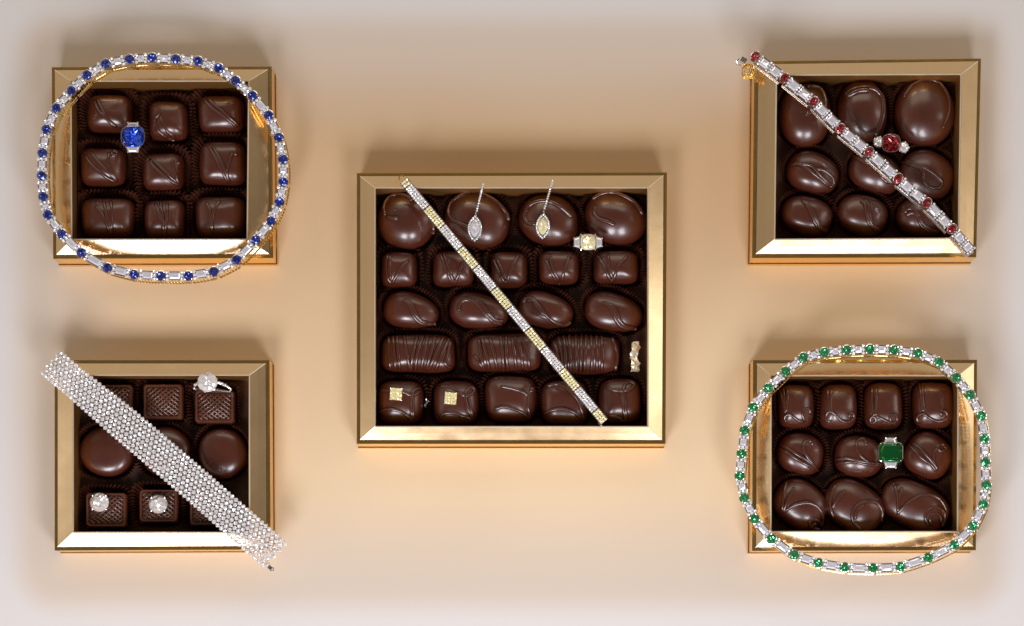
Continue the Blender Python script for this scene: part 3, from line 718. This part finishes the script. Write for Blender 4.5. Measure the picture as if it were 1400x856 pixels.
for n_, (dd, p, i, j) in enumerate(spots):
    if n_ % 3 != 2:
        link('diamond', st[(i * 3 + j * 2) % 5], p, wb, random.random() * 6, random.uniform(-.15, .15), random.uniform(-.15, .15))
    else:
        rest.gem(ellipse(3.12, 3.12, 8), p, 1.6, 2.0, random.random() * 6, True, .45, .6)
k2 = obj('small_diamonds', rest, M['diamond'], org, wb); k2['kind'] = 'stuff'
cl = MB(); q = B - nrm * 17 + u * 4 + Vector((0, 0, -5)); cl.box(q, (7, 6, 4), an, .8); cl.tube([q + u * 3 - nrm * 3, q + u * 6, q + u * 3 + nrm * 3], 1, 6, False)
obj('clasp', cl, M['silver'], org, wb)

# ------------------------------------------------------------------ yellow and white pave bracelet
A = W(551.5, 246.5, ZI + 6); B = W(826.5, 577, ZI + 6); d = B - A; L = d.length; u = d.normalized(); an = math.atan2(u.y, u.x)
mid = (A + B) / 2; org = Vector((mid.x, mid.y, ZI + 1))
pb = empty('pave_bracelet', org, 'narrow straight bracelet of alternating yellow and white pave blocks across the large centre box', 'bracelet')
lens = [(10, 'y')] + [(38, 'w'), (33, 'y')] * 5 + [(38, 'w'), (20, 'y')]; tot = sum(x for x, _ in lens); k_ = L / tot; s0 = 0
for ln, kind in lens:
    ln *= k_; p = A + u * (s0 + ln / 2); s0 += ln
    mb = MB(); mb.box((p.x, p.y, p.z - 2.2), (ln - .9, 11.8, 4.4), an)
    nv = Vector((-u.y, u.x, 0))
    for sg in (-1, 1):
        e = p + nv * sg * 5.9; mb.box((e.x, e.y, e.z - .2), (ln - .9, .9, 1.4), an)
    seg = obj('pave_block', mb, M['silver'], org, pb)
    g = MB(); nc = max(2, int(ln / 3.7))
    for i in range(nc):
        for j in range(3):
            x = (i + .5) / nc * (ln - 1.2) - (ln - 1.2) / 2; y = (j - 1) * 3.7
            q = p + u * x + nv * y
            g.gem(ellipse(2.05, 2.0, 7), (q.x + random.uniform(-.3, .3), q.y + random.uniform(-.3, .3), p.z + .1), 1.1, .8, random.random() * 6, True, .42, .6)
    o = obj('pave_diamonds', g, M['diamond'] if kind == 'w' else M['yellow'], org, seg)
cl = MB(); q = A - u * 3 + Vector((0, 0, -2)); nv = Vector((-u.y, u.x, 0))
cl.tube([q + nv * 4, q - u * 4 + nv * 4, q - u * 5, q - u * 3 - nv * 3, q - nv * 3], .9, 6, False); cl.ball(q - u * 2 - nv * 6, 1.6, 6, 5); cl.ball(q - u * 1 - nv * 9, 1.3, 6, 5)
obj('clasp', cl, M['gold'], org, pb)
cl = MB(); q = B - nv * 6 + u * -2 + Vector((0, 0, -3)); cl.box(q, (5, 3, 3), an); cl.ball(q + u * 3, 1.5, 6, 5); obj('clasp_tongue', cl, M['silver'], org, pb)

# ------------------------------------------------------------------ rings
def band(c, r, rz, wd=2.2, a0=-62, a1=242, mtl='silver'):
    """shank of a ring standing upright, its opening along the local y axis; c = top of ring"""
    mb = MB(); pts = []
    for k in range(41):
        a = R(a1 + (a0 - a1) * k / 40); pts.append((r * math.cos(a) * math.cos(rz), r * math.cos(a) * math.sin(rz), -r - 2 + r * math.sin(a)))
    mb.tube([(c.x + p[0], c.y + p[1], c.z + p[2]) for p in pts], wd, 8, False); return mb
def ring(name, label, u, v, z, rz, centre, cmat, crown, sides, rr=19, brilliant=True, prongs=(), jit=.6, table=.55, gemname='centre_stone', smat='diamond'):
    p = W(u, v, z); org = Vector((p.x, p.y, max(8, z - 2 * rr - 4)))
    root = empty(name, org, label, 'ring')
    obj('band', band(p, rr, rz, 2.0), M['silver'], org, root, True)
    mb = MB(); mb.gem(centre, p, crown, crown * 1.6, 0, brilliant, jit, table); obj(gemname, mb, cmat, org, root)
    st_ = MB(); sc_ = 1.04
    vs = [(p.x + x * f, p.y + y * f, p.z + zz) for f, zz in ((.55, -6), (sc_, -1.2), (sc_, .2), (.92, .2)) for x, y in centre]; n = len(centre)
    st_.add(vs, [(i * n + k, i * n + (k + 1) % n, (i + 1) * n + (k + 1) % n, (i + 1) * n + k) for i in range(3) for k in range(n)])
    for x, y in prongs: st_.tube([(p.x + x * .7, p.y + y * .7, p.z - 5), (p.x + x, p.y + y, p.z), (p.x + x * .9, p.y + y * .9, p.z + 1.4)], 1.15, 6)
    obj('setting', st_, M['silver'], org, root)
    for dx, dy, outl, bl in sides:
        q = (p.x + dx, p.y + dy, p.z - 1.5)
        mb = MB(); mb.gem(outl, q, 2.0, 3, 0, bl, .5 if bl else 0, .55); obj('side_diamond', mb, M[smat], org, root)
        mb = MB(); vs = [(q[0] + x * f, q[1] + y * f, q[2] + zz) for f, zz in ((.6, -5), (1.12, -.8), (1.12, .3), (.95, .3)) for x, y in outl]; n = len(outl)
        mb.add(vs, [(i * n + k, i * n + (k + 1) % n, (i + 1) * n + (k + 1) % n, (i + 1) * n + k) for i in range(3) for k in range(n)])
        for k in range(0, n, max(1, n // 4)): mb.ball((q[0] + outl[k][0] * 1.02, q[1] + outl[k][1] * 1.02, q[2] + .6), 1.0, 6, 4)
        obj('side_setting', mb, M['silver'], org, root)
    return root
trap = [(9, 4), (-9, 4), (-6.5, -4), (6.5, -4)]
trapu = [(6.5, 4), (-6.5, 4), (-9, -4), (9, -4)]
ring('sapphire_ring', 'ring with one large square bright blue sapphire standing between square chocolates', 181.5, 186.5, 58, R(90),
     ellipse(15.5, 14.5, 18, 2.9), M['bigsapphire'], 7.5, [(0, -17, trap, False), (0, 14.5, trapu, False)], prongs=[(12, 11), (-12, 11), (12, -11), (-12, -11)], jit=1.7, table=.62, gemname='sapphire')
ring('emerald_ring', 'ring with large rectangular green emerald between two flat diamonds', 1218, 618.5, 58, R(90),
     cut_rect(16, 13, 4.5), M['bigemerald'], 7.5, [(0, -16.5, trap, False), (0, 15.5, trapu, False)], brilliant=False, prongs=[(13.5, 11.5), (-13.5, 11.5), (13.5, -11.5), (-13.5, -11.5), (15, 8), (-15, -8)], table=.66, gemname='emerald')
ring('ruby_ring', 'three stone ring with round red ruby between two round diamonds', 1218.5, 195.5, 56, R(-9),
     ellipse(12.3, 11.8, 16, 2.9), M['ruby'], 6.0, [(-16.5, 2, ellipse(6.8, 6.8, 10), True), (17, -5.5, ellipse(6.8, 7.2, 10), True)], prongs=[(9, 9), (-9, 9), (9, -9), (-9, -9)], jit=1.5, gemname='ruby')
ring('yellow_diamond_ring', 'ring with square pale yellow diamond between two white side diamonds', 804, 331, 56, 0,
     ellipse(10.2, 10.6, 16, 4.5), M['yellow'], 4.0, [(-14.8, 0, [(4, 8), (-4, 5.5), (-4, -5.5), (4, -8)], False), (14.8, 0, [(4, 5.5), (-4, 8), (-4, -8), (4, -5.5)], False)], prongs=[(9.5, 10), (-9.5, 10), (9.5, -10), (-9.5, -10)], jit=1.4, gemname='yellow_diamond')
# diamond solitaire lying with its band showing to both sides
p = W(283.5, 522.5, 62); org = Vector((p.x, p.y, 36))
sr = empty('diamond_ring', org, 'ring with one large round white diamond on the top right waffle chocolate', 'ring')
mb = MB(); mb.gem(ellipse(13.5, 13.2, 16), p, 4.2, 7, 0, True, 1.0); obj('diamond', mb, M['diamond'], org, sr)
mb = MB()
for k in range(6):
    a = k * math.pi / 3 + .3; mb.tube([(p.x + 9 * math.cos(a), p.y + 9 * math.sin(a), p.z - 6), (p.x + 13.4 * math.cos(a), p.y + 13.4 * math.sin(a), p.z), (p.x + 12 * math.cos(a), p.y + 12 * math.sin(a), p.z + 1.6)], 1.1, 6)
obj('setting', mb, M['silver'], org, sr)
mb = MB(); mb.tube([(p.x + x, p.y + y, p.z + z) for x, y, z in ((-18, -5, -3), (-15, -2, -3), (-9, 0, -4), (8, 0, -4), (16, -1, -3), (24, -4, -5), (30, -8, -9), (28, -11, -15), (15, -8, -22), (-5, -5, -23), (-17, -7, -15), (-19, -7, -6))], 1.9, 8, False); obj('band', mb, M['silver'], org, sr, True)
mb = MB()
for x, y in ((-16.5, -3.5), (15.5, -.5), (19.5, -2), (23.5, -4)): mb.gem(ellipse(2.2, 2.2, 8), (p.x + x, p.y + y, p.z - 1), 1.2, 1, 0, True, .35)
obj('band_diamonds', mb, M['diamond'], org, sr)

# ------------------------------------------------------------------ studs
def stud(name, label, cat, u, v, z, outline, m, crown, group=None, rz=0.0, jit=.9):
    p = W(u, v, z + 6); org = Vector((p.x, p.y, z))
    root = empty(name, org, label, cat, group)
    mb = MB(); mb.gem(outline, p, crown, 4.5, rz, True, jit); obj('stone', mb, m, org, root)
    mb = MB(); n = len(outline); ca, sa = math.cos(rz), math.sin(rz)
    vs = [(p.x + (x * ca - y * sa) * f, p.y + (x * sa + y * ca) * f, p.z + zz) for f, zz in ((.5, -5.6), (1.05, -1), (1.05, .2), (.93, .2)) for x, y in outline]
    mb.add(vs, [(i * n + k, i * n + (k + 1) % n, (i + 1) * n + (k + 1) % n, (i + 1) * n + k) for i in range(3) for k in range(n)])
    for k in range(4):
        a = rz + math.pi / 4 + k * math.pi / 2; R_ = max(x for x, y in outline) * (1.0 if n > 10 else 1.22)
        mb.ball((p.x + R_ * math.cos(a), p.y + R_ * math.sin(a), p.z + .9), 1.3, 6, 4)
    obj('setting', mb, M['silver'], org, root)
stud('diamond_stud', 'round white diamond stud on upper left corner of the bottom left waffle chocolate', 'earring', 136, 687, 35, ellipse(12.8, 12.8, 16), M['diamond'], 4, jit=1.0)
stud('diamond_stud', 'round white diamond stud centred on the bottom middle waffle chocolate', 'earring', 216.3, 689.5, 35, ellipse(12.6, 12.4, 16), M['diamond'], 4, jit=1.0)
sqr = cut_rect(8.4, 8.4, 1.6)
def fine_square(name, label, u, v, z, rz):
    p = W(u, v, z + 5); org = Vector((p.x, p.y, z)); root = empty(name, org, label, 'earring')
    mb = MB(); mb.box((p.x, p.y, p.z - 2.2), (17, 17, 5.2), rz, .98); obj('setting', mb, M['gold'], org, root)
    mb = MB(); ca, sa = math.cos(rz), math.sin(rz)
    for i in range(4):
        for j in range(4):
            x, y = (i - 1.5) * 4.05, (j - 1.5) * 4.05
            mb.gem(cut_rect(2.0, 2.0, .5), (p.x + x * ca - y * sa, p.y + x * sa + y * ca, p.z + .5), 1.2, .8, rz, True, .5)
    obj('yellow_diamonds', mb, M['yellow'], org, root)
    mb = MB()
    for i in (-1, 1):
        for j in (-1, 1): mb.ball((p.x + 7.6 * (i * ca - j * sa), p.y + 7.6 * (i * sa + j * ca), p.z + 1.1), 1.1, 6, 4)
    obj('corner_prongs', mb, M['silver'], org, root)
fine_square('yellow_diamond_stud', 'square yellow diamond stud on the bottom left pillow chocolate of the large box', 541.4, 538.7, 42.5, R(-3))
fine_square('yellow_diamond_stud', 'square yellow diamond stud on the pillow chocolate second from bottom left', 616, 544.6, 42.5, R(-5))

# ------------------------------------------------------------------ marquise drop earrings
def drop_earring(label, s0_, s1_, m0, m1, wd, cm, hm):
    a, b_ = W(*m0, 56), W(*m1, 51); org = Vector(((a.x + b_.x) / 2, (a.y + b_.y) / 2, 47))
    root = empty('drop_earring', org, label, 'earring', 'pair of marquise drop earrings')
    c = (a + b_) / 2; hl = (a - b_).length / 2; an = math.atan2(a.y - b_.y, a.x - b_.x)
    def marq(l, w_, n=8):
        o = []
        for k in range(n): t_ = -1 + 2 * k / n; o.append((t_ * l, -w_ * (1 - t_ * t_) ** .85))
        for k in range(n): t_ = 1 - 2 * k / n; o.append((t_ * l, w_ * (1 - t_ * t_) ** .85))
        return o
    mb = MB(); mb.gem(marq(hl * .68, wd * .26 * 1.3), (c.x, c.y, c.z + 1), 2.4, 2, an, True, .7, .6); obj('marquise_stone', mb, cm, org, root)
    mb = MB(); ca, sa = math.cos(an), math.sin(an); ou = marq(hl, wd / 2, 14); n = len(ou)
    vs = [(c.x + (x * ca - y * sa) * f, c.y + (x * sa + y * ca) * f, c.z + zz) for f, zz in ((.9, -3), (1.0, -1.5), (1.0, .3), (.62, .3), (.6, -2)) for x, y in ou]
    mb.add(vs, [(i * n + k, i * n + (k + 1) % n, (i + 1) * n + (k + 1) % n, (i + 1) * n + k) for i in range(4) for k in range(n)]); obj('frame', mb, M['silver'], org, root)
    mb = MB(); path = marq(hl * .88, wd * .42, 14)
    for x, y in path: mb.gem(ellipse(1.55, 1.55, 7), (c.x + x * ca - y * sa, c.y + x * sa + y * ca, c.z + .4), .9, .6, random.random(), True, .35, .6)
    obj('halo_diamonds', mb, hm, org, root)
    p0, p1 = W(*s0_, 65), W(*s1_, 57); mb = MB(); mb.tube([p0, p0.lerp(p1, .5), p1], 1.7, 6, False); mb.ball((p1 + a) / 2, 1.6, 6, 5); obj('stem', mb, M['silver'], org, root)
    mb = MB(); n = 12
    for k in range(n):
        q = p0.lerp(p1, (k + .3) / n); mb.gem(ellipse(1.6, 1.6, 7), (q.x, q.y, q.z + 1.3), .9, .5, k, True, .35, .6)
    obj('stem_diamonds', mb, M['diamond'], org, root)
drop_earring('drop earring with white marquise diamond, the left one of the pair', (660.9, 251.5), (651.4, 290.5), (649.6, 293.6), (648.9, 331.5), 19.5, M['baguette'], M['diamond'])
drop_earring('drop earring with pale yellow marquise diamond, the right one of the pair', (755.7, 247.3), (743.9, 287.5), (743, 291), (741.4, 328), 19.5, M['yellow'], M['diamond'])

# ------------------------------------------------------------------ crumpled foil scraps
def scrap(label, path, wd, z, m, seed):
    rnd = random.Random(seed); mb = MB(); vs = []; n = len(path)
    for i, (uu, vv) in enumerate(path):
        for k in range(4):
            p = W(uu + (k - 1.5) * wd / 3 + rnd.uniform(-1.3, 1.3), vv + rnd.uniform(-1, 1), z + rnd.uniform(-3, 3)); vs.append(p)
    mb.add(vs, [(i * 4 + k, i * 4 + k + 1, (i + 1) * 4 + k + 1, (i + 1) * 4 + k) for i in range(n - 1) for k in range(3)])
    c = W(*path[n // 2], z)
    thing(obj('foil_scrap', mb, M[m], (c.x, c.y, z - 3)), label, 'foil scrap', 'foil scraps')
scrap('crumpled gold foil scrap beside the right hand log chocolate', [(868 + 1.5 * math.sin(k * .9), 467 + k * 3.8) for k in range(12)], 11, 24, 'foil_and_highlight', 2)
scrap('tiny silver foil scrap between the first two bottom row pillow chocolates', [(583 + math.sin(k), 543 + k * 3.0) for k in range(6)], 3.5, 28, 'silver', 5)
